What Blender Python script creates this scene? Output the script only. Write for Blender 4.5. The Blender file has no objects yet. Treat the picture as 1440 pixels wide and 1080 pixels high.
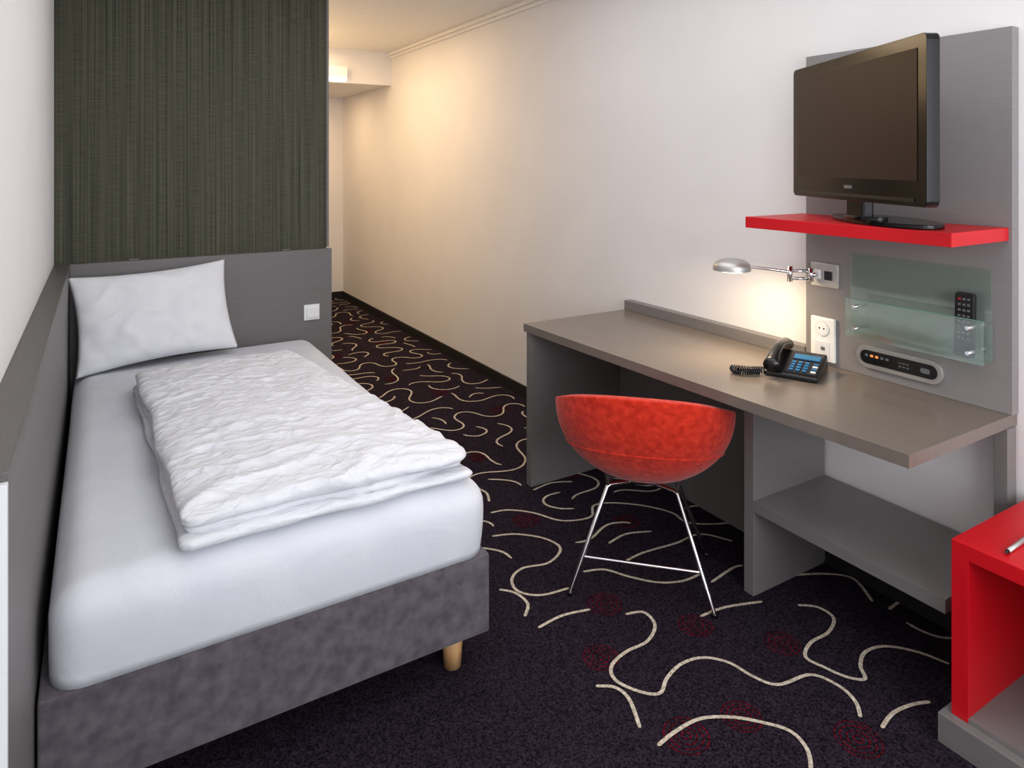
import bpy, bmesh, math, random
from mathutils import Vector, Matrix, noise
random.seed(11)
sc = bpy.context.scene
try:
    sc.view_settings.view_transform = 'Standard'
    sc.view_settings.look = 'None'
except Exception as e:
    print(e)

# ------------------------------------------------------------ helpers
def lin(h):
    h = h.lstrip('#')
    o = []
    for i in (0, 2, 4):
        c = int(h[i:i+2], 16)/255
        o.append(c/12.92 if c <= .04045 else ((c+.055)/1.055)**2.4)
    return (*o, 1)

def newmat(name):
    m = bpy.data.materials.new(name)
    m.use_nodes = True
    nt = m.node_tree
    return m, nt, nt.nodes['Principled BSDF']

def pmat(name, c1, c2=None, rough=.5, metal=0, scale=(20, 20, 20), nscale=1, detail=3, bump=0, spec=.5,
         sheen=0, lo=.35, hi=.65, coat=0, dist=0, bdist=.003):
    m, nt, b = newmat(name)
    b.inputs['Roughness'].default_value = rough
    b.inputs['Metallic'].default_value = metal
    b.inputs['Specular IOR Level'].default_value = spec
    if sheen:
        b.inputs['Sheen Weight'].default_value = sheen
    if coat:
        b.inputs['Coat Weight'].default_value = coat
    c2 = c2 or c1
    tc = nt.nodes.new('ShaderNodeTexCoord')
    mp = nt.nodes.new('ShaderNodeMapping')
    mp.inputs['Scale'].default_value = scale
    nz = nt.nodes.new('ShaderNodeTexNoise')
    nz.inputs['Scale'].default_value = nscale
    nz.inputs['Detail'].default_value = detail
    nz.inputs['Distortion'].default_value = dist
    cr = nt.nodes.new('ShaderNodeValToRGB')
    cr.color_ramp.elements[0].position = lo
    cr.color_ramp.elements[1].position = hi
    cr.color_ramp.elements[0].color = lin(c1)
    cr.color_ramp.elements[1].color = lin(c2)
    L = nt.links.new
    L(tc.outputs['Object'], mp.inputs['Vector'])
    L(mp.outputs[0], nz.inputs['Vector'])
    L(nz.outputs['Fac'], cr.inputs[0])
    L(cr.outputs[0], b.inputs['Base Color'])
    if bump:
        bp = nt.nodes.new('ShaderNodeBump')
        bp.inputs['Strength'].default_value = bump
        bp.inputs['Distance'].default_value = bdist
        L(nz.outputs['Fac'], bp.inputs['Height'])
        L(bp.outputs[0], b.inputs['Normal'])
    return m

M = {}
M['wall'] = pmat('wall_paint', '#e8e5e5', '#ebe8e8', .9, scale=(3, 3, 3), spec=.1)
M['ceil'] = pmat('ceiling_paint', '#ece9e5', '#f0ede9', .9, spec=.1)
M['lam'] = pmat('grey_laminate', '#757170', '#7b7776', .38, scale=(6, 6, 260), detail=4)
M['lamH'] = pmat('grey_laminate_panel', '#848080', '#898585', .42, scale=(4, 4, 280), detail=3)
M['lamT'] = pmat('grey_laminate_top', '#72685f', '#776d66', .25, scale=(260, 5, 5), detail=4)
M['head'] = pmat('headboard_laminate', '#6b6766', '#706d6d', .5, scale=(5, 5, 200), detail=3)
M['ledge'] = pmat('ledge_laminate', '#5b5856', '#615e5c', .45, scale=(200, 5, 5), detail=3)
M['white'] = pmat('white_plastic', '#eeeeee', rough=.35)
M['black'] = pmat('black_plastic', '#101012', '#151517', .25)
M['gloss'] = pmat('gloss_black', '#070607', rough=.16, spec=.35)
M['screen'] = pmat('tv_screen', '#2a1b14', '#2e1f17', .35, scale=(2, 2, 2), spec=.22)
M['chrome'] = pmat('chrome', '#d9d9dc', '#e6e6e8', .12, 1)
M['satin'] = pmat('satin_metal', '#bcbab8', '#c8c6c4', .4, .75)
M['red'] = pmat('red_lacquer', '#c80e1b', '#ce111d', .4, scale=(3, 3, 3), spec=.35)
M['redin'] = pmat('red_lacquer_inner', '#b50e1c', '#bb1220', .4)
M['wood'] = pmat('beech', '#c99762', '#dcb080', .5, scale=(60, 60, 6))
M['black_trim'] = pmat('black_trim', '#14100f', '#1a1513', .6)
M['base'] = pmat('bed_base_suede', '#524c53', '#696369', .95, scale=(26, 26, 26), detail=8, bump=.3, spec=.15, sheen=.2)
M['sheet'] = pmat('white_sheet', '#d8dae2', '#dddfe6', .85, scale=(6, 6, 6), spec=.12, bump=.45, bdist=.012, detail=4, dist=.6)
M['pillow'] = pmat('white_pillowcase', '#e2e3e8', '#e7e8ec', .85, scale=(7, 7, 7), spec=.12, bump=.5, bdist=.012, detail=4, dist=.8)
M['duvet'] = pmat('white_duvet', '#e0e1e7', '#e6e7ec', .85, scale=(9, 22, 9), spec=.12, bump=.9, bdist=.014, detail=7, dist=1.5)
M['velvet'] = pmat('red_velvet', '#b22212', '#dd3c27', 1, scale=(46, 46, 46), detail=10, bump=.45, spec=.02, sheen=.2, dist=.2, lo=.3, hi=.72)
M['blue'] = pmat('blue_keys', '#2a6f9e', rough=.4)
M['grey'] = pmat('grey_plastic', '#66686b', rough=.4)
M['offw'] = pmat('white_edge', '#dfe1e3', rough=.5)
M['line'] = pmat('carpet_cream_yarn', '#a89a88', '#dcd2c0', 1, scale=(160, 160, 160), detail=2, bump=.5, spec=0)
M['ring'] = pmat('carpet_red_yarn', '#201218', '#661624', 1, scale=(110, 110, 110), detail=2, spec=0, lo=.43, hi=.61)

def glassmat():
    m = bpy.data.materials.new('green_glass'); m.use_nodes = True
    nt = m.node_tree; nt.nodes.clear()
    o = nt.nodes.new('ShaderNodeOutputMaterial')
    t = nt.nodes.new('ShaderNodeBsdfTransparent'); t.inputs[0].default_value = (.90, .96, .93, 1)
    g = nt.nodes.new('ShaderNodeBsdfGlossy'); g.inputs['Roughness'].default_value = .05
    d = nt.nodes.new('ShaderNodeBsdfDiffuse'); d.inputs[0].default_value = lin('#b9cbc3')
    x = nt.nodes.new('ShaderNodeMixShader'); x.inputs[0].default_value = .09
    y = nt.nodes.new('ShaderNodeMixShader'); y.inputs[0].default_value = .08
    L = nt.links.new
    L(t.outputs[0], x.inputs[1]); L(g.outputs[0], x.inputs[2])
    L(x.outputs[0], y.inputs[1]); L(d.outputs[0], y.inputs[2])
    L(y.outputs[0], o.inputs[0])
    return m
M['glass'] = glassmat()
M['glassedge'] = pmat('glass_edge', '#6f9a88', rough=.2)

def emis(name, col, s):
    m, nt, b = newmat(name)
    b.inputs['Base Color'].default_value = lin(col)
    b.inputs['Emission Color'].default_value = lin(col)
    b.inputs['Emission Strength'].default_value = s
    return m
M['lampglow'] = emis('lamp_glow', '#ffe2b0', 12)
M['hallglow'] = emis('hall_lamp_glow', '#fff0dc', 3)
M['led'] = emis('amber_led', '#ff9a50', .35)

def carpetmat():
    m, nt, b = newmat('carpet')
    b.inputs['Roughness'].default_value = 1
    b.inputs['Specular IOR Level'].default_value = .05
    L = nt.links.new
    tc = nt.nodes.new('ShaderNodeTexCoord')
    n1 = nt.nodes.new('ShaderNodeTexNoise'); n1.inputs['Scale'].default_value = 170; n1.inputs['Detail'].default_value = 3
    cr = nt.nodes.new('ShaderNodeValToRGB')
    cr.color_ramp.elements[0].position = .35; cr.color_ramp.elements[0].color = lin('#110c13')
    cr.color_ramp.elements[1].position = .72; cr.color_ramp.elements[1].color = lin('#3a303c')
    L(tc.outputs['Object'], n1.inputs['Vector'])
    L(n1.outputs['Fac'], cr.inputs[0])
    L(cr.outputs[0], b.inputs['Base Color'])
    bp = nt.nodes.new('ShaderNodeBump'); bp.inputs['Strength'].default_value = .6; bp.inputs['Distance'].default_value = .004
    L(n1.outputs['Fac'], bp.inputs['Height']); L(bp.outputs[0], b.inputs['Normal'])
    return m
M['carpet'] = carpetmat()

def wallpaper():
    m, nt, b = newmat('green_textile_wallpaper')
    b.inputs['Roughness'].default_value = .75
    b.inputs['Specular IOR Level'].default_value = .25
    L = nt.links.new
    tc = nt.nodes.new('ShaderNodeTexCoord')
    def nz(scale, det=2):
        mp = nt.nodes.new('ShaderNodeMapping'); mp.inputs['Scale'].default_value = scale
        n = nt.nodes.new('ShaderNodeTexNoise'); n.inputs['Scale'].default_value = 1; n.inputs['Detail'].default_value = det
        L(tc.outputs['Object'], mp.inputs['Vector']); L(mp.outputs[0], n.inputs['Vector'])
        return n
    a = nz((210, 1, .9), 3); c = nz((14, 1, 340), 2); e = nz((75, 1, .2), 1)
    def math_(op, x, y):
        n = nt.nodes.new('ShaderNodeMath'); n.operation = op
        for i, v in enumerate((x, y)):
            if isinstance(v, float): n.inputs[i].default_value = v
            else: L(v, n.inputs[i])
        return n.outputs[0]
    s = math_('ADD', math_('MULTIPLY', a.outputs['Fac'], .50), math_('MULTIPLY', c.outputs['Fac'], .26))
    s = math_('ADD', s, math_('MULTIPLY', e.outputs['Fac'], .24))
    cr = nt.nodes.new('ShaderNodeValToRGB')
    cr.color_ramp.elements[0].position = .38; cr.color_ramp.elements[0].color = lin('#2b2e26')
    cr.color_ramp.elements[1].position = .64; cr.color_ramp.elements[1].color = lin('#5e5e4d')
    L(s, cr.inputs[0]); L(cr.outputs[0], b.inputs['Base Color'])
    bp = nt.nodes.new('ShaderNodeBump'); bp.inputs['Strength'].default_value = .3; bp.inputs['Distance'].default_value = .002
    L(s, bp.inputs['Height']); L(bp.outputs[0], b.inputs['Normal'])
    return m
M['paper'] = wallpaper()

def link(ob, parent=None):
    sc.collection.objects.link(ob)
    if parent:
        ob.parent = parent
        ob.matrix_parent_inverse = parent.matrix_basis.inverted()
    return ob

def empty(name, loc=(0, 0, 0), rz=0):
    e = bpy.data.objects.new(name, None)
    e.empty_display_size = .1
    e.matrix_basis = Matrix.Translation(loc) @ Matrix.Rotation(rz, 4, 'Z')
    sc.collection.objects.link(e)
    return e

def finish(name, bm, mat, parent=None, mx=None, smooth=False):
    me = bpy.data.meshes.new(name)
    bmesh.ops.recalc_face_normals(bm, faces=bm.faces)
    bm.to_mesh(me); bm.free()
    for mm in (mat if isinstance(mat, list) else [mat]):
        me.materials.append(mm)
    if smooth:
        for p in me.polygons: p.use_smooth = True
    ob = bpy.data.objects.new(name, me)
    if mx is not None: ob.matrix_basis = mx
    return link(ob, parent)

def box(name, x0, x1, y0, y1, z0, z1, mat, parent=None, bevel=0, seg=2, mx=None):
    c = Vector(((x0+x1)/2, (y0+y1)/2, (z0+z1)/2))
    bm = bmesh.new()
    bmesh.ops.create_cube(bm, size=1)
    for v in bm.verts:
        v.co = Vector((v.co.x*(x1-x0), v.co.y*(y1-y0), v.co.z*(z1-z0)))
    if bevel:
        bmesh.ops.bevel(bm, geom=bm.edges[:], offset=bevel, segments=seg, profile=.5, affect='EDGES')
    T = Matrix.Translation(c)
    if mx is not None: T = mx @ T
    return finish(name, bm, mat, parent, T)

def cyl(name, p0, p1, r0, r1, mat, parent=None, seg=24, mx=None):
    p0 = Vector(p0); p1 = Vector(p1)
    bm = bmesh.new()
    d = p1-p0
    bmesh.ops.create_cone(bm, cap_ends=True, segments=seg, radius1=r0, radius2=r1, depth=d.length)
    R = d.to_track_quat('Z', 'Y').to_matrix().to_4x4()
    T = Matrix.Translation((p0+p1)/2) @ R
    if mx is not None: T = mx @ T
    ob = finish(name, bm, mat, parent, T, smooth=True)
    for p in ob.data.polygons:
        if len(p.vertices) > 4: p.use_smooth = False
    return ob

def tube(name, pts, r, mat, parent=None, mx=None, cyclic=False, res=6):
    cu = bpy.data.curves.new(name, 'CURVE'); cu.dimensions = '3D'
    cu.bevel_depth = r; cu.bevel_resolution = res; cu.use_fill_caps = True
    s = cu.splines.new('POLY'); s.points.add(len(pts)-1)
    for i, p in enumerate(pts): s.points[i].co = (*p, 1)
    s.use_cyclic_u = cyclic
    cu.materials.append(mat)
    tmp = bpy.data.objects.new(name+'_c', cu)
    sc.collection.objects.link(tmp)
    dg = bpy.context.evaluated_depsgraph_get(); dg.update()
    me = bpy.data.meshes.new_from_object(tmp.evaluated_get(dg))
    bpy.data.objects.remove(tmp)
    for p in me.polygons: p.use_smooth = True
    me.name = name
    ob = bpy.data.objects.new(name, me)
    if mx is not None: ob.matrix_basis = mx
    return link(ob, parent)

def prism(name, prof, z0, z1, mat, parent=None, mx=None, bevel=0):
    bm = bmesh.new()
    vs = [bm.verts.new((x, y, z0)) for x, y in prof]
    f = bm.faces.new(vs)
    r = bmesh.ops.extrude_face_region(bm, geom=[f])
    for g in r['geom']:
        if isinstance(g, bmesh.types.BMVert): g.co.z = z1
    if bevel:
        bmesh.ops.bevel(bm, geom=[e for e in bm.edges], offset=bevel, segments=3, profile=.5, affect='EDGES', clamp_overlap=True)
    return finish(name, bm, mat, parent, mx)

def rrect(w, h, r, n=8):
    out = []
    for cx, cy, a0 in ((w/2-r, h/2-r, 0), (-w/2+r, h/2-r, 90), (-w/2+r, -h/2+r, 180), (w/2-r, -h/2+r, 270)):
        for i in range(n+1):
            a = math.radians(a0+90*i/n)
            out.append((cx+r*math.cos(a), cy+r*math.sin(a)))
    return out

def softbox(name, sx, sy, sz, r, step, mat, parent=None, mx=None, fn=None, rzb=None):
    bm = bmesh.new()
    nx, ny, nz_ = max(2, int(sx/step)), max(2, int(sy/step)), max(4, int(sz/step))
    cache = {}
    def V(x, y, z):
        k = (round(x, 5), round(y, 5), round(z, 5))
        if k not in cache: cache[k] = bm.verts.new((x, y, z))
        return cache[k]
    def face(o, u, v, nu, nv):
        for i in range(nu):
            for j in range(nv):
                a = [o+u*(i/nu)+v*(j/nv), o+u*((i+1)/nu)+v*(j/nv), o+u*((i+1)/nu)+v*((j+1)/nv), o+u*(i/nu)+v*((j+1)/nv)]
                bm.faces.new([V(*p) for p in a])
    X, Y, Z = Vector((sx, 0, 0)), Vector((0, sy, 0)), Vector((0, 0, sz))
    o = Vector((-sx/2, -sy/2, -sz/2))
    face(o, X, Y, nx, ny); face(o+Z, X, Y, nx, ny)
    face(o, X, Z, nx, nz_); face(o+Y, X, Z, nx, nz_)
    face(o, Y, Z, ny, nz_); face(o+X, Y, Z, ny, nz_)
    r0 = r if isinstance(r, tuple) else (r, r, r)
    for v in bm.verts:
        c = v.co
        rx = (r0[0], r0[1], rzb) if (rzb and c.z < 0) else r0
        q = Vector([max(-s/2+rr, min(s/2-rr, t)) for t, s, rr in zip(c, (sx, sy, sz), rx)])
        d = c-q
        dn = Vector([d[i]/rx[i] for i in range(3)])
        if dn.length > 1e-6:
            m_ = max(abs(t) for t in dn)
            if rzb and c.z < 0:
                pl = Vector((dn.x, dn.y)); mp_ = max(abs(dn.x), abs(dn.y))
                if pl.length > 1e-6: pl = pl.normalized()*mp_
                c = Vector((q.x+pl.x*rx[0], q.y+pl.y*rx[1], c.z))
            else:
                dn = dn.normalized()*m_
                c = q+Vector([dn[i]*rx[i] for i in range(3)])
        v.co = c
    bmesh.ops.recalc_face_normals(bm, faces=bm.faces)
    bm.normal_update()
    if fn:
        new = [fn(v.co.copy(), v.normal.copy()) for v in bm.verts]
        for v, c in zip(bm.verts, new): v.co = c
    return finish(name, bm, mat, parent, mx, smooth=True)

# ------------------------------------------------------------ camera
F, CX, HY, H = 966.0, 720.0, 231.0, 1.49
YAW = math.radians(30.98)
S_, C_ = math.sin(YAW), math.cos(YAW)
cam = bpy.data.cameras.new('camera')
cam.sensor_width = 36; cam.lens = F/1440*36
cam.shift_y = -(540-HY)/1440
cam.clip_start = .02
co = bpy.data.objects.new('camera', cam)
co.location = (0, 0, H); co.rotation_euler = (math.radians(90), 0, -YAW)
sc.collection.objects.link(co); sc.camera = co

def floorpt(u, v):
    d = F*H/(v-HY); a = (u-CX)/F
    return (d*(S_+C_*a), d*(C_-S_*a))

# ------------------------------------------------------------ room
XL, XR, YB, YF, ZC = -.181, 2.34, -1.3, 7.58, 2.53
YP = 3.82
floor = box('floor', XL-.1, XR+.1, YB-.1, YF+.1, -.1, 0, M['carpet'])
box('wall_left', XL-.1, XL, YB-.1, YF+.1, 0, ZC, M['wall'])
box('wall_right', XR, XR+.1, YB-.1, YF+.1, 0, ZC, M['wall'])
box('wall_far', XL, XR, YF, YF+.1, 0, ZC, M['wall'])
box('ceiling', XL-.1, XR+.1, YB-.1, YF+.1, ZC, ZC+.1, M['ceil'])
wb = empty('wall_back', (1.08, YB-.05, 1.2))
box('wall_below', XL, XR, YB-.1, YB, 0, .7, M['wall'], wb)
box('wall_above', XL, XR, YB-.1, YB, 2.3, ZC, M['wall'], wb)
box('wall_side_a', XL, .05, YB-.1, YB, .7, 2.3, M['wall'], wb)
box('wall_side_b', 2.1, XR, YB-.1, YB, .7, 2.3, M['wall'], wb)
w1 = empty('window_1', (1.08, YB-.05, 1.5))
for n, a in (('frame_bottom', (.05, 2.1, .7, .76)), ('frame_top', (.05, 2.1, 2.24, 2.3)),
             ('frame_l', (.05, .11, .76, 2.24)), ('frame_r', (2.04, 2.1, .76, 2.24)), ('mullion', (1.05, 1.11, .76, 2.24))):
    box(n, a[0], a[1], YB-.08, YB-.02, a[2], a[3], M['white'], w1)
box('wall_partition', XL, 1.085, YP+.012, YF, 0, ZC, M['wall'])
box('wallpaper_panel', XL, 1.085, YP, YP+.012, 1.0, ZC, M['paper'])
box('trim_1', 1.085, 1.098, YP-.004, YP+.03, 1.03, ZC, M['head'])
box('wall_soffit', 1.085, XR, 6.09, YF, 2.225, ZC, M['wall'])
tr = empty('trim_2', (XR, 3, ZC))
box('crown_a', XR-.035, XR, YB, 6.09, ZC-.03, ZC, M['ceil'], tr, .006)
box('crown_b', XR-.018, XR, YB, 6.09, ZC-.055, ZC-.03, M['ceil'], tr, .005)
box('baseboard_right', XR-.014, XR, 2.73, YF, 0, .070, M['black_trim'])
box('baseboard_right_near', XR-.014, XR, YB, 1.6, 0, .070, M['black_trim'])
box('baseboard_far', 1.1, XR-.014, YF-.014, YF, 0, .070, M['black_trim'])
box('baseboard_partition', 1.085, 1.099, YP+.03, YF-.014, 0, .070, M['black_trim'])
dr = empty('door_1', (1.6, YF-.02, 1))
box('leaf', 1.2, 2.0, YF-.03, YF-.001, .075, 2.0, M['head'], dr)
cyl('handle', (1.9, YF-.03, 1.02), (1.9, YF-.08, 1.02), .01, .01, M['satin'], dr)
cyl('lever', (1.9, YF-.08, 1.02), (1.78, YF-.08, 1.02), .009, .009, M['satin'], dr)

hl = empty('hallway_wall_lamp', (1.80, 6.05, 2.3))
box('lamp_body', 1.70, 1.90, 6.005, 6.089, 2.26, 2.36, M['white'], hl, .008)
box('diffuser', 1.71, 1.89, 6.0, 6.08, 2.235, 2.26, M['hallglow'], hl, .005)

# ------------------------------------------------------------ carpet pattern
def catmull(P, n=8):
    out = []
    N = len(P)
    for i in range(N-1):
        p0 = Vector(P[max(i-1, 0)]); p1 = Vector(P[i]); p2 = Vector(P[i+1]); p3 = Vector(P[min(i+2, N-1)])
        for k in range(n):
            t = k/n
            out.append(.5*((2*p1)+(p2-p0)*t+(2*p0-5*p1+4*p2-p3)*t*t+(3*p1-p0-3*p2+p3)*t**3))
    out.append(Vector(P[-1]))
    return out
photo_curves = [
 [(757,884),(790,867),(830,858)],
 [(880,865),(905,862),(921,880),(910,903),(880,918),(860,938),(866,958),(900,974),(928,976),(938,955),(958,935),(988,926),(1025,933),(1060,953),(1095,964),(1140,950),(1180,966),(1203,988),(1210,1010)],
 [(838,966),(865,968),(885,985),(900,1025)],
 [(925,1050),(950,1030),(985,1012),(1030,1010),(1075,1018),(1112,1030),(1135,1055),(1141,1085)],
 [(1122,852),(1150,855),(1172,870),(1165,890),(1140,905),(1133,925),(1160,940),(1190,953),(1216,956),(1210,937),(1217,918),(1245,910),(1290,918),(1335,935)],
 [(1240,1025),(1255,1005),(1280,993),(1308,988)],
 [(692,755),(725,752),(765,758),(788,772),(772,792),(735,800),(720,815),(728,832),(760,838),(800,828)],
 [(702,830),(725,835),(742,850),(738,868)],
 [(985,868),(1020,855),(1072,847)],
 [(1115,810),(1160,808),(1200,815),(1227,847)],
 [(1165,788),(1185,800),(1220,812)],
 [(1250,858),(1262,849),(1271,843)],
 [(856,765),(880,752),(916,748)],
 [(690,722),(715,718),(750,722),(790,733),(830,728),(835,712),(860,708),(905,712),(945,722),(965,735),(1000,738),(1035,735)],
 [(668,686),(684,694),(688,706)],
 [(750,690),(775,680),(805,678)],
 [(820,805),(850,802),(885,812),(925,820),(960,818),(985,808)],
 [(880,790),(905,778),(950,765),(985,752),(1030,762)],
 [(1000,820),(1030,800),(1044,796)],
]
paths = []
for c in photo_curves:
    paths.append(catmull([floorpt(u, v) for u, v in c]))
occ = {}
def cell(p): return (int(p[0]//.1), int(p[1]//.1))
def add_occ(path):
    for p in path: occ.setdefault(cell(p), []).append(Vector(p[:2]))
def near(p, d):
    cx, cy = cell(p)
    for i in range(cx-2, cx+3):
        for j in range(cy-2, cy+3):
            for q in occ.get((i, j), ()):
                if (q-p).length < d: return True
    return False
for p in paths: add_occ(p)
def inphoto(p):
    return (.9 < p.x < 2.2 and .85 < p.y < 2.15) or (.1 < p.x < 1.25 and .9 < p.y < 1.9) or (p.x < 1.0 and 1.5 < p.y < 2.6)
def grow(p, base, k1, ph, amp, n, sg):
    out = []; q = p.copy()
    for i in range(n):
        s = sg*i*.018
        a_ = base+amp*math.sin(k1*s+ph)+.45*math.sin(3.1*s+ph*2)
        q = q+Vector((math.cos(a_), math.sin(a_)))*.018*sg
        if not (XL+.03 < q.x < XR-.03 and YB+.03 < q.y < YF-.03) or near(q, .068) or inphoto(q): break
        out.append(q.copy())
    return out
for t in range(6000):
    p = Vector((random.uniform(XL+.05, XR-.05), random.uniform(YB+.05, YF-.1)))
    if inphoto(p) or near(p, .08): continue
    base = random.uniform(0, 6.28)
    k1, ph = random.uniform(9, 14), random.uniform(0, 6.28)
    amp = random.uniform(1.0, 1.6)
    n = random.randint(10, 60)
    path = grow(p, base, k1, ph, amp, n, -1)[::-1]+[p.copy()]+grow(p, base, k1, ph, amp, n, 1)
    if len(path) < 9: continue
    paths.append(path); add_occ(path)
bm = bmesh.new()
def ribbon(path, w, z, mi, closed=False):
    n = len(path); L = []
    for i in range(n):
        a = path[(i-1) % n if closed else max(i-1, 0)]; b = path[(i+1) % n if closed else min(i+1, n-1)]
        t = (Vector(b[:2])-Vector(a[:2]))
        if t.length < 1e-9: t = Vector((1, 0))
        t.normalize(); nn = Vector((-t.y, t.x))*w/2
        if not closed and (i == 0 or i == n-1): nn *= .5
        p = Vector(path[i][:2])
        L.append((bm.verts.new((*(p+nn), z)), bm.verts.new((*(p-nn), z))))
    for i in range(n if closed else n-1):
        j = (i+1) % n
        f = bm.faces.new((L[i][0], L[i][1], L[j][1], L[j][0])); f.material_index = mi
for p in paths: ribbon(p, .0108, .003, 0)
rings = [floorpt(*q) for q in ((1043,1008),(1207,1040),(845,925),(978,880),(965,1035),(850,850),(1100,905))]
for t in range(300):
    p = Vector((random.uniform(XL+.1, XR-.1), random.uniform(YB+.1, YF-.1)))
    if all((Vector(r)-p).length > .30 for r in rings) and not inphoto(p): rings.append(tuple(p))
for (x, y) in rings:
    sc_ = random.uniform(.75, 1.0)
    for rr in (.012, .028, .044, .058):
        rr *= sc_
        nseg = 40
        ribbon([(x+rr*math.cos(6.2832*i/nseg), y+rr*math.sin(6.2832*i/nseg)) for i in range(nseg)], .005, .0015, 1, True)
finish('carpet_pattern', bm, [M['line'], M['ring']], floor)

# ------------------------------------------------------------ headboard & side ledge
hb = empty('headboard', (.5, 3.8, .5))
box('panel', -.119, 1.105, 3.785, YP-.001, 0, 1.024, M['head'], hb, .002)
for x in (.12, .84):
    box('mounting_tab', x, x+.045, 3.795, 3.815, 1.024, 1.034, M['ledge'], hb, .002)
sl = empty('side_wall_panel', (-.15, 2.5, .5))
box('panel', XL+.001, -.12, 1.28, 3.819, 0, .995, M['head'], sl, .002)
box('ledge', XL+.001, -.118, 1.28, 3.819, .996, 1.026, M['ledge'], sl, .002)
box('end_cap', XL+.001, -.118, 1.265, 1.2795, 0, 1.012, M['offw'], sl, .001)
ls = empty('light_switch', (.993, 3.78, .683))
box('plate', .993-.042, .993+.042, 3.774, 3.785, .683-.042, .683+.042, M['white'], ls, .003)
box('rocker', .993-.028, .993+.028, 3.768, 3.774, .683-.028, .683+.028, M['white'], ls, .002)

# ------------------------------------------------------------ bed
bed = empty('bed', (.44, 2.78, .2))
bx0, bx1, by0, by1 = -.114, .987, 1.772, 3.78
box('base', bx0, bx1, by0, by1, .112, .343, M['base'], bed, .007, 3)
for i, (x, y) in enumerate(((.90, 1.845), (-.03, 1.845), (.90, 3.7), (-.03, 3.7))):
    cyl('leg_%d' % (i+1), (x, y, .001), (x, y, .112), .026, .033, M['wood'], bed)
def matt(c, n):
    g = c + Vector((.1, .3, .7))
    k = noise.noise(Vector((g.x*2.2, g.y*1.6, g.z*2)))*.005
    side = 1-abs(n.z)
    k += side*noise.noise(Vector((g.x*5+3, g.y*5, 1)))*.004
    k += noise.noise(Vector((g.x*14, g.y*3.0, g.z*5)))*.0012
    if n.z > .5: k = min(k, .001)
    if n.z < -.5: k = 0
    t = (c.z+.105)/.21
    b_ = .008*math.sin(math.pi*min(1, max(0, t)))
    cc = c+Vector((n.x, n.y, n.z))*k
    if side > .3 and c.z > -.1:
        cc += Vector((n.x, n.y, 0))*b_
    cc.x = max(cc.x, -.540)
    return cc
mx0, mx1, my0, my1 = -.098, .984, 1.770, 3.765
softbox('mattress', mx1-mx0, my1-my0, .214, (.075, .075, .075), .02, M['sheet'], bed,
        Matrix.Translation(((mx0+mx1)/2, (my0+my1)/2, .345+.107)), matt, rzb=.01)

# duvet
def ridge(v):
    return 1-abs(noise.noise(v))*2
def duvfn(amp, seed):
    def fn(c, n):
        t = max(0, min(1, (c.y+.70)/1.40))
        u = (c.x+.37)/.74
        x0 = .175+(-.05)*t; x1 = .935+(-.19)*t
        X = x0+(x1-x0)*u
        e = noise.noise(Vector((0, c.y*4, seed)))*.016*(abs(c.x)/.37)**2
        e2 = noise.noise(Vector((c.x*5, 0, seed+4)))*.024
        dome = (1-min(1, abs(c.x)/.37)**2.5)*(1-min(1, abs(c.y)/.70)**4)
        w = 0
        q = Vector((c.x*3+c.y*1.5+seed, c.y*6-c.x*2, 0))
        w += max(0, ridge(q)-.58)*.022*(.35+max(0, 1-t*1.3))
        q2 = Vector((c.x*7+seed, c.y*15+c.x*5, 2))
        w += max(0, ridge(q2)-.55)*.011
        q3 = Vector((c.x*16-c.y*9+seed, c.y*20+c.x*12, 5))
        w += max(0, ridge(q3)-.6)*.006
        w += noise.noise(Vector((c.x*3.5, c.y*3.5, seed)))*.011
        w += noise.noise(Vector((c.x*12+c.y*9, c.y*22, seed+2)))*.003
        z = c.z
        if n.z > -.3:
            z += w*amp+dome*.020*amp
        side = 1-abs(n.z)
        off = n*side*(noise.noise(Vector((c.x*7, c.y*7, c.z*60+seed)))*.009)
        return Vector((X+e*(1 if c.x > 0 else -1), c.y+e2*(1 if c.y < 0 else .4), z))+Vector((off.x, off.y, 0))
    return fn
dv = empty('duvet', (.5, 2.5, .6))
softbox('lower_fold', .76, 1.42, .030, (.03, .03, .015), .014, M['duvet'], dv, Matrix.Translation((0, 2.50, .5785)), duvfn(.4, 3.1))
softbox('middle_fold', .735, 1.385, .026, (.03, .03, .013), .012, M['duvet'], dv, Matrix.Translation((0, 2.508, .601)), duvfn(.45, 5.1))
softbox('upper_fold', .75, 1.40, .042, (.045, .045, .020), .007, M['duvet'], dv, Matrix.Translation((0, 2.507, .627)), duvfn(1, 1.7))

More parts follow.
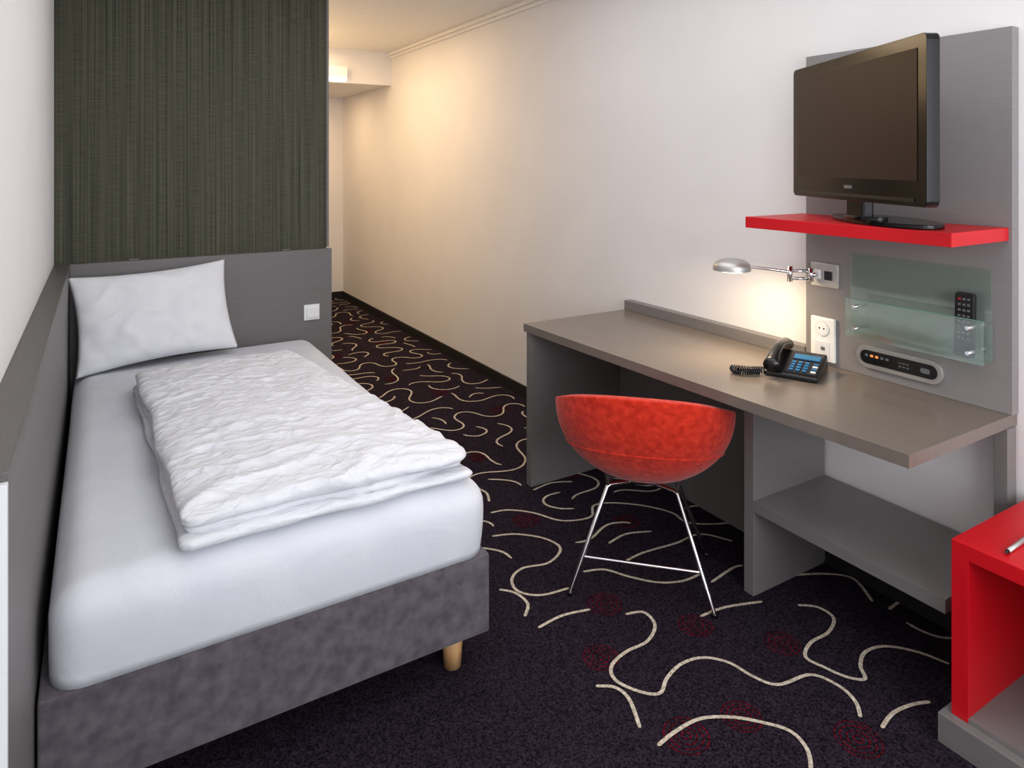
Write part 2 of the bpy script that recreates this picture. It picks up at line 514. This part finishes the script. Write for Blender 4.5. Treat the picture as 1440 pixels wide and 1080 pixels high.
# pillow
def pillow():
    bm = bmesh.new(); N = 60; W_, Hh, T = .68, .455, .14
    vs = {}
    for sgn in (1, -1):
        for i in range(N+1):
            for j in range(N+1):
                u = -1+2*i/N; v = -1+2*j/N
                if sgn == -1 and (i in (0, N) or j in (0, N)):
                    vs[(sgn, i, j)] = vs[(1, i, j)]; continue
                prof = ((1-abs(u)**2.4)*(1-abs(v)**2.4))**.55
                pin = 1-.07*(1-abs(v)**2)*abs(u)**4
                pin2 = 1-.10*(1-abs(u)**2)*abs(v)**4
                x = u*W_/2*pin; y = v*Hh/2*pin2
                wr = noise.noise(Vector((x*6, y*6, sgn)))*.016*prof + noise.noise(Vector((x*14+y*8, y*14-x*6, sgn+3)))*.007*prof**.5
                wr += max(0, ridge(Vector((x*5+y*4, y*9-x*5, 8)))-.6)*.016*prof
                z = sgn*(T/2*prof)+wr
                vs[(sgn, i, j)] = bm.verts.new((x, y, z))
        for i in range(N):
            for j in range(N):
                a = [vs[(sgn, i, j)], vs[(sgn, i+1, j)], vs[(sgn, i+1, j+1)], vs[(sgn, i, j+1)]]
                bm.faces.new(a if sgn == 1 else a[::-1])
    mx = (Matrix.Translation((.230, 3.643, .783)) @ Matrix.Rotation(math.radians(6), 4, 'Z') @
          Matrix.Rotation(math.radians(-2.5), 4, 'Y') @ Matrix.Rotation(math.radians(67), 4, 'X'))
    return finish('pillow', bm, M['pillow'], None, mx, smooth=True)
pillow()

# ------------------------------------------------------------ desk
dk = empty('desk', (2.0, 1.85, .4))
YD0, YD1 = .978, 2.71
prof = []
for i in range(13):
    t = i/12
    prof.append((1.69+.075*(1-t)**1.2, YD0+(YD1-YD0)*t))
prof += [(XR-.001, YD1), (XR-.001, YD0)]
prism('top', prof, .715, .75, M['lamT'], dk)
box('side_panel', 1.705, XR-.016, 2.67, 2.708, .001, .7145, M['lam'], dk, .001)
box('modesty_panel', 2.235, 2.255, 1.64, 2.6695, .001, .7145, M['lam'], dk)
box('divider', 1.93, XR-.016, 1.60, 1.64, .001, .7145, M['lam'], dk, .001)
box('lower_shelf', 1.93, XR-.016, .974, 1.5995, .292, .33, M['lam'], dk, .001)
box('end_support', 2.27, XR-.016, .974, 1.01, .33, .7145, M['lam'], dk, .001)
box('backsplash', XR-.045, XR-.001, 1.664, YD1, .7505, .797, M['lam'], dk, .001)

box('wall_mounted_back_panel', 2.30, XR-.001, .974, 1.662, .7505, 1.897, M['lamH'], None, .001)
box('floating_shelf', 1.98, 2.2995, .983, 1.677, 1.264, 1.303, M['red'], None, .0015)

# ------------------------------------------------------------ television
W_ax = Vector((-.47, -.884)).normalized()
ang = math.atan2(W_ax.y, W_ax.x)
TVc = Vector((2.023, 1.31, 1.606))
TM = Matrix.Translation(TVc) @ Matrix.Rotation(ang, 4, 'Z')
R90 = Matrix.Rotation(math.radians(90), 4, 'X')
tv = empty('television', TVc, ang)
tw, th = .754, .460
prism('bezel', rrect(tw, th, .018), -.036, 0, M['gloss'], tv, TM @ R90, .005)
box('screen', -tw/2+.038, tw/2-.038, -.002, .001, -th/2+.070, th/2-.036, M['screen'], tv, mx=TM)
prism('back_housing', rrect(tw*.82, th*.78, .06), -.066, -.033, M['black'], tv, TM @ R90, .008)
box('speaker_strip', -tw/2+.05, tw/2-.05, -.0025, 0, -th/2+.012, -th/2+.022, M['black'], tv, mx=TM)
box('logo', -.022, .022, -.003, 0, -th/2+.038, -th/2+.048, M['grey'], tv, mx=TM)
zs = 1.3035-TVc.z
box('neck', -.05, .05, .018, .055, zs+.012, -th/2+.03, M['gloss'], tv, .008, mx=TM)
Lc = TM.inverted() @ Vector((2.14, 1.265, TVc.z))
prism('stand_base', [(.24*math.cos(a*math.pi/24), .11*math.sin(a*math.pi/24)) for a in range(48)], zs, zs+.014, M['gloss'], tv,
      TM @ Matrix.Translation((Lc.x, Lc.y, 0)), .003)
prism('stand_collar', [(.09*math.cos(a*math.pi/16), .05*math.sin(a*math.pi/16)) for a in range(32)], zs+.012, zs+.026, M['gloss'], tv,
      TM @ Matrix.Translation((0, .055, 0)), .003)

# ------------------------------------------------------------ wall reading lamp
rl = empty('reading_lamp', (2.2, 1.66, 1.09))
box('mount_plate', 2.288, 2.2995, 1.522, 1.634, 1.037, 1.126, M['satin'], rl, .003)
box('switch', 2.283, 2.288, 1.545, 1.575, 1.065, 1.098, M['black'], rl, .002)
box('socket', 2.282, 2.288, 1.59, 1.618, 1.065, 1.10, M['white'], rl, .002)
cyl('stub', (2.288, 1.604, 1.08), (2.262, 1.612, 1.08), .009, .009, M['chrome'], rl)
cyl('pivot_1', (2.262, 1.615, 1.055), (2.262, 1.615, 1.105), .010, .010, M['chrome'], rl)
cyl('arm_lower', (2.262, 1.615, 1.066), (2.20, 1.658, 1.066), .006, .006, M['chrome'], rl)
cyl('arm_lower2', (2.262, 1.615, 1.094), (2.20, 1.658, 1.094), .006, .006, M['chrome'], rl)
cyl('pivot_2', (2.20, 1.658, 1.055), (2.20, 1.658, 1.112), .010, .010, M['chrome'], rl)
tube('arm_upper', [(2.20, 1.658, 1.09), (2.15, 1.70, 1.098), (2.10, 1.755, 1.104)], .006, M['chrome'], rl)
hc = Vector((2.055, 1.803, 1.10))
bm = bmesh.new(); seg = 40; rings_ = []
for k in range(9):
    t = k/8; rr = .062*math.sin(t*math.pi/2)**.8; zz = .034*math.cos(t*math.pi/2)
    rings_.append([bm.verts.new((rr*1.12*math.cos(6.2832*i/seg), rr*math.sin(6.2832*i/seg), zz)) for i in range(seg)] if k else [bm.verts.new((0, 0, .034))])
for k in range(1, 8):
    for i in range(seg):
        bm.faces.new((rings_[k][i], rings_[k][(i+1) % seg], rings_[k+1][(i+1) % seg], rings_[k+1][i]))
for i in range(seg): bm.faces.new((rings_[0][0], rings_[1][i], rings_[1][(i+1) % seg]))
lip = [bm.verts.new((v.co.x, v.co.y, -.012)) for v in rings_[8]]
for i in range(seg): bm.faces.new((rings_[8][i], rings_[8][(i+1) % seg], lip[(i+1) % seg], lip[i]))
finish('head_shade', bm, M['satin'], rl, Matrix.Translation(hc) @ Matrix.Rotation(math.radians(133), 4, 'Z'), smooth=True)
cyl('diffuser', hc+Vector((0, 0, -.0145)), hc+Vector((0, 0, -.0085)), .052, .058, M['lampglow'], rl, 32)

po = empty('power_outlet', (2.295, 1.583, .845))
box('plate', 2.2865, 2.2995, 1.535, 1.633, .765, .925, M['white'], po, .004)
cyl('socket_rim', (2.2865, 1.584, .885), (2.283, 1.584, .885), .029, .028, M['offw'], po)
cyl('socket_well', (2.283, 1.584, .885), (2.2825, 1.584, .885), .022, .022, M['white'], po)
for k in (-1, 1):
    cyl('pin_%d' % (k+1), (2.2825, 1.584+k*.009, .885), (2.282, 1.584+k*.009, .885), .0032, .0032, M['black'], po, 12)
box('lower_module', 2.284, 2.2865, 1.555, 1.613, .775, .838, M['offw'], po, .001)
box('jack', 2.2832, 2.284, 1.572, 1.588, .805, .818, M['grey'], po)

gp = empty('glass_wall_pocket', (2.27, 1.25, 1.03))
box('back_glass', 2.290, 2.296, 1.024, 1.477, .895, 1.173, M['glass'], gp, .001)
box('front_glass', 2.226, 2.232, 1.018, 1.455, .895, 1.025, M['glass'], gp, .001)
box('bottom_glass', 2.232, 2.290, 1.024, 1.452, .895, .901, M['glass'], gp)
box('front_glass_rim', 2.226, 2.232, 1.018, 1.455, 1.0252, 1.0275, M['glassedge'], gp)
for i, (y, z) in enumerate(((1.06, .925), (1.42, .925), (1.42, 1.0), (1.06, 1.0))):
    cyl('stud_%d' % (i+1), (2.2995, y, z), (2.222, y, z), .006, .006, M['chrome'], gp, 16)

def remote(name, mx, L=.196, W=.053, mat=M['black']):
    e = bpy.data.objects.new(name, None); e.empty_display_size = .05; e.matrix_basis = mx
    sc.collection.objects.link(e)
    prism('remote_body', rrect(W, L, .010), 0, .018, mat, e, mx, .003)
    for r_ in range(8):
        for c_ in range(3):
            cm = M['grey'] if r_ else (M['redin'] if c_ == 0 else M['grey'])
            box('key', (c_-1)*.013-.004, (c_-1)*.013+.004, L/2-.020-r_*.017-.003, L/2-.020-r_*.017+.003, .018, .0195, cm, e, mx=mx)
    return e
mxr = Matrix.Translation((2.272, 1.085, 1.0005)) @ Matrix.Rotation(math.radians(-90), 4, 'Z') @ Matrix.Rotation(math.radians(90-3), 4, 'X')
remote('remote_control', mxr)

cp = empty('wall_control_panel', (2.295, 1.31, .822))
RY = Matrix.Translation((2.2995, 1.307, .822)) @ Matrix.Rotation(math.radians(-90), 4, 'Y') @ Matrix.Rotation(math.radians(-90), 4, 'Z')
prism('bezel', rrect(.29, .076, .037), 0, .012, M['satin'], cp, RY, .004)
prism('face', rrect(.258, .046, .022), .0115, .014, M['black'], cp, RY)
for i in range(5):
    mk = RY @ Matrix.Translation((-.105+i*.018, .006, .014))
    prism('key_%d' % i, rrect(.011, .008, .003, 3), 0, .0012, M['led'] if i in (1, 2) else M['grey'], cp, mk)
for i in range(6):
    mk = RY @ Matrix.Translation((.01+(i % 3)*.013, .006-(i//3)*.012, .014))
    prism('speaker_slot_%d' % i, rrect(.009, .004, .0015, 3), 0, .001, M['grey'], cp, mk)
prism('key_round', rrect(.03, .016, .007, 5), .014, .0155, M['grey'], cp, RY @ Matrix.Translation((.092, 0, 0)))

# ------------------------------------------------------------ telephone
pa = math.radians(-66)
PM = Matrix.Translation((2.12, 1.57, .7505)) @ Matrix.Rotation(pa, 4, 'Z')
ph = empty('telephone', (2.12, 1.57, .7505), pa)
bm = bmesh.new()
pw, pd = .088, .095
vv = [(-pw, -pd, 0), (pw, -pd, 0), (pw, pd, 0), (-pw, pd, 0), (-pw, -pd, .018), (pw, -pd, .018), (pw, pd*.8, .062), (-pw, pd*.8, .062)]
V = [bm.verts.new(v) for v in vv]
for f in ((3, 2, 1, 0), (4, 5, 6, 7), (0, 1, 5, 4), (1, 2, 6, 5), (2, 3, 7, 6), (3, 0, 4, 7)):
    bm.faces.new([V[i] for i in f])
bmesh.ops.bevel(bm, geom=bm.edges[:], offset=.007, segments=3, profile=.5, affect='EDGES')
finish('base', bm, M['black'], ph, PM)
sl_ = math.atan2(.044, .171)
KM = PM @ Matrix.Translation((-.004, -pd, .018)) @ Matrix.Rotation(sl_, 4, 'X')
prism('keypad_plate', rrect(.105, .145, .008), 0, .002, M['black'], ph, KM @ Matrix.Translation((.032, .085, 0)))
for r_ in range(4):
    for c_ in range(3):
        box('key_%d_%d' % (r_, c_), .000+c_*.022-.007, .000+c_*.022+.007, .030+r_*.018-.005, .030+r_*.018+.005, .002, .006, M['blue'], ph, .001, mx=KM)
for r_ in range(4):
    box('fkey_%d' % r_, .064, .080, .030+r_*.018-.004, .030+r_*.018+.004, .002, .005, M['blue'] if r_ % 2 else M['white'], ph, mx=KM)
box('display', -.008, .080, .108, .140, .002, .006, M['blue'], ph, .001, mx=KM)
bm = bmesh.new()
prev = None; N = 20
for i in range(N+1):
    t = i/N; y = -.105+.21*t
    z = .052+.018*math.sin(math.pi*t)+.030*t
    k = abs(2*t-1)
    hw = .018+.010*k**3; hh = .011+.012*k**5
    drop = .010*k**5
    ring = []
    for a in range(16):
        an = 6.2832*a/16
        ring.append(bm.verts.new((-.060+hw*math.cos(an), y, z-drop+hh*math.sin(an))))
    if prev:
        for a in range(16): bm.faces.new((prev[a], prev[(a+1) % 16], ring[(a+1) % 16], ring[a]))
    else: bm.faces.new(ring)
    prev = ring
bm.faces.new(prev[::-1])
finish('handset', bm, M['black'], ph, PM, smooth=True)
pts = []
path = catmull([(2.03, 1.60), (2.005, 1.622), (1.975, 1.645), (1.935, 1.69), (1.925, 1.655), (1.985, 1.615)], 12)
acc = 0
for i in range(len(path)-1):
    for s in range(6):
        p = path[i].lerp(path[i+1], s/6); t = (path[i+1]-path[i]).normalized(); n = Vector((-t.y, t.x))
        acc += (path[i+1]-path[i]).length/6
        an = acc*6.2832/.0078
        pts.append((p.x+n.x*.010*math.cos(an), p.y+n.y*.010*math.cos(an), .7645+.011*math.sin(an)))
tube('coiled_cord', pts, .0024, M['black'], ph, res=2)

# ------------------------------------------------------------ red cabinet
rc = empty('red_cabinet', (2.1, .6, .3))
cx0, cx1, cy0, cy1 = 1.88, 2.32, .30, .934
box('plinth', 1.855, 2.325, .27, .955, .001, .077, M['lam'], rc, .002)
box('top', cx0, cx1, cy0, cy1, .487, .527, M['red'], rc, .0015)
box('bottom', cx0+.001, cx1, cy0+.04, cy1-.04, .0775, .09, M['lam'], rc)
box('side_a', cx0, cx1, cy1-.04, cy1, .0775, .487, M['red'], rc, .001)
box('side_b', cx0, cx1, cy0, cy0+.04, .0775, .487, M['red'], rc, .001)
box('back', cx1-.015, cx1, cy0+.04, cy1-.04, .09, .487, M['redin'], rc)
pn = empty('pen', (1.98, .84, .53))
a0 = Vector((1.925, .825, .5335)); a1 = Vector((2.05, .83, .5335))
cyl('barrel', a0, a1, .0055, .0055, M['satin'], pn, 16)
cyl('tip', a0, a0-(a1-a0).normalized()*.014, .0055, .001, M['black'], pn, 16)

# ------------------------------------------------------------ chair
CM = Matrix.Translation((1.70, 1.90, 0)) @ Matrix.Rotation(math.radians(-45), 4, 'Z')
ch = empty('desk_chair', (1.70, 1.90, 0), math.radians(-45))
bm = bmesh.new(); NT, NA = 24, 96; zb = .350; G = []
def shell(t, th):
    c, s = math.cos(th), math.sin(th)
    ex = .320; ey = .275 if c > 0 else .235
    zr = .45+.270*((1+c)/2)**.72
    # pan (flat-ish bottom) that breaks into a straighter, flared wall
    rr = min(1, (math.sin(t*math.pi/2)**.92))
    hh = (1-math.cos(t*math.pi/2))**.90
    hh = hh*.82+.18*t*t*t*t if t < 1 else 1
    x = ex*abs(s)**.86*math.copysign(1, s)*rr if abs(s) > 1e-9 else 0
    y = -ey*math.copysign(abs(c)**.92, c)*rr
    return Vector((x, y, zb+(zr-zb)*hh))
center = bm.verts.new((0, 0, zb))
for k in range(1, NT+1):
    G.append([bm.verts.new(shell(k/NT, 6.283185*i/NA)) for i in range(NA)])
for i in range(NA): bm.faces.new((center, G[0][i], G[0][(i+1) % NA]))
for k in range(NT-1):
    for i in range(NA):
        bm.faces.new((G[k][i], G[k+1][i], G[k+1][(i+1) % NA], G[k][(i+1) % NA]))
sh = finish('seat_shell', bm, M['velvet'], ch, CM, smooth=True)
me = sh.data
if me.polygons[0].normal.z > 0:
    me.flip_normals()
md = sh.modifiers.new('thick', 'SOLIDIFY'); md.thickness = .034; md.offset = -1; md.use_rim = True
bv = sh.modifiers.new('bev', 'BEVEL'); bv.width = .014; bv.segments = 4; bv.limit_method = 'ANGLE'; bv.angle_limit = math.radians(50)
def cushfn(c, n):
    r_ = math.hypot(c.x, c.y)
    if r_ > 1e-6:
        f = max(abs(c.x), abs(c.y))/r_; c.x *= f; c.y *= f
    return c
softbox('seat_cushion', .33, .33, .06, .028, .015, M['velvet'], ch, CM @ Matrix.Translation((0, -.005, .465)), cushfn)
# stitched piping along the back of the shell
seam = [shell(.66, math.radians(a)) for a in range(-100, 101, 4)]
tube('seam_piping', [(p.x*1.004, p.y*1.004, p.z-.001) for p in seam], .0028, M['velvet'], ch, CM, res=3)
lr = .0078
feet = {'rear_left': (-.24, -.19), 'rear_right': (.24, -.19), 'front_left': (-.225, .17), 'front_right': (.225, .17)}
tops = {'rear_left': (-.118, -.09), 'rear_right': (.118, -.09), 'front_left': (-.11, .03), 'front_right': (.11, .03)}
for k in feet:
    fx, fy = feet[k]; tx, ty = tops[k]
    tube('leg_'+k, [(tx*.4, ty*.4, .345), (tx*.95, ty*.95, .350), (tx+(fx-tx)*.03, ty+(fy-ty)*.03, .344), (fx, fy, .008)], lr, M['chrome'], ch, CM, res=5)
    tube('strut_'+k, [(tx, ty, .350), (tx*1.05, ty*1.05, .395)], lr*.9, M['chrome'], ch, CM, res=5)
    cyl('glide_'+k, (fx, fy, .0015), (fx, fy, .014), .011, .010, M['black'], ch, 16, CM)
def onleg(k, z):
    fx, fy = feet[k]; tx, ty = tops[k]; t = (.344-z)/.336
    return (tx+(fx-tx)*t, ty+(fy-ty)*t, z)
tube('stretcher', [onleg('rear_left', .12), onleg('rear_right', .12)], .006, M['chrome'], ch, CM)
cyl('mounting_plate', (0, 0, .337), (0, 0, .351), .06, .06, M['black'], ch, 32, CM)

# ------------------------------------------------------------ lights
def area(name, loc, rot, sx, sy, col, e):
    l = bpy.data.lights.new(name, 'AREA'); l.shape = 'RECTANGLE'; l.size = sx; l.size_y = sy
    l.color = col; l.energy = e
    o = bpy.data.objects.new(name, l); o.location = loc; o.rotation_euler = rot
    sc.collection.objects.link(o); return o
area('window_daylight', (1.07, YB+.02, 1.5), (math.radians(90), 0, 0), 2.0, 1.5, (.92, .955, 1), 48)
area('ceiling_fill', (1.1, 1.8, ZC-.03), (0, 0, 0), 1.6, 2.8, (.98, .985, 1), 22)  # added soft fill below the ceiling, out of view; no fitting here
def point(name, loc, col, e, r=.05):
    l = bpy.data.lights.new(name, 'POINT'); l.color = col; l.energy = e; l.shadow_soft_size = r
    o = bpy.data.objects.new(name, l); o.location = loc; sc.collection.objects.link(o); return o
area('hall_light', (1.5, 5.1, ZC-.03), (0, 0, 0), .5, 1.6, (1, .73, .43), 18)
area('hall_entry_light', (1.7, 6.9, 2.21), (0, 0, 0), .3, .3, (1, .70, .40), 8)
point('hall_uplight', (1.3, 5.5, 2.2), (1, .66, .32), 4, .2)
area('reading_light', hc+Vector((0, 0, -.02)), (0, 0, 0), .08, .08, (1, .76, .48), 2.4)

w = bpy.data.worlds.new('world'); sc.world = w; w.use_nodes = True
bg = w.node_tree.nodes['Background']; bg.inputs[0].default_value = (.85, .92, 1, 1); bg.inputs[1].default_value = 1.5
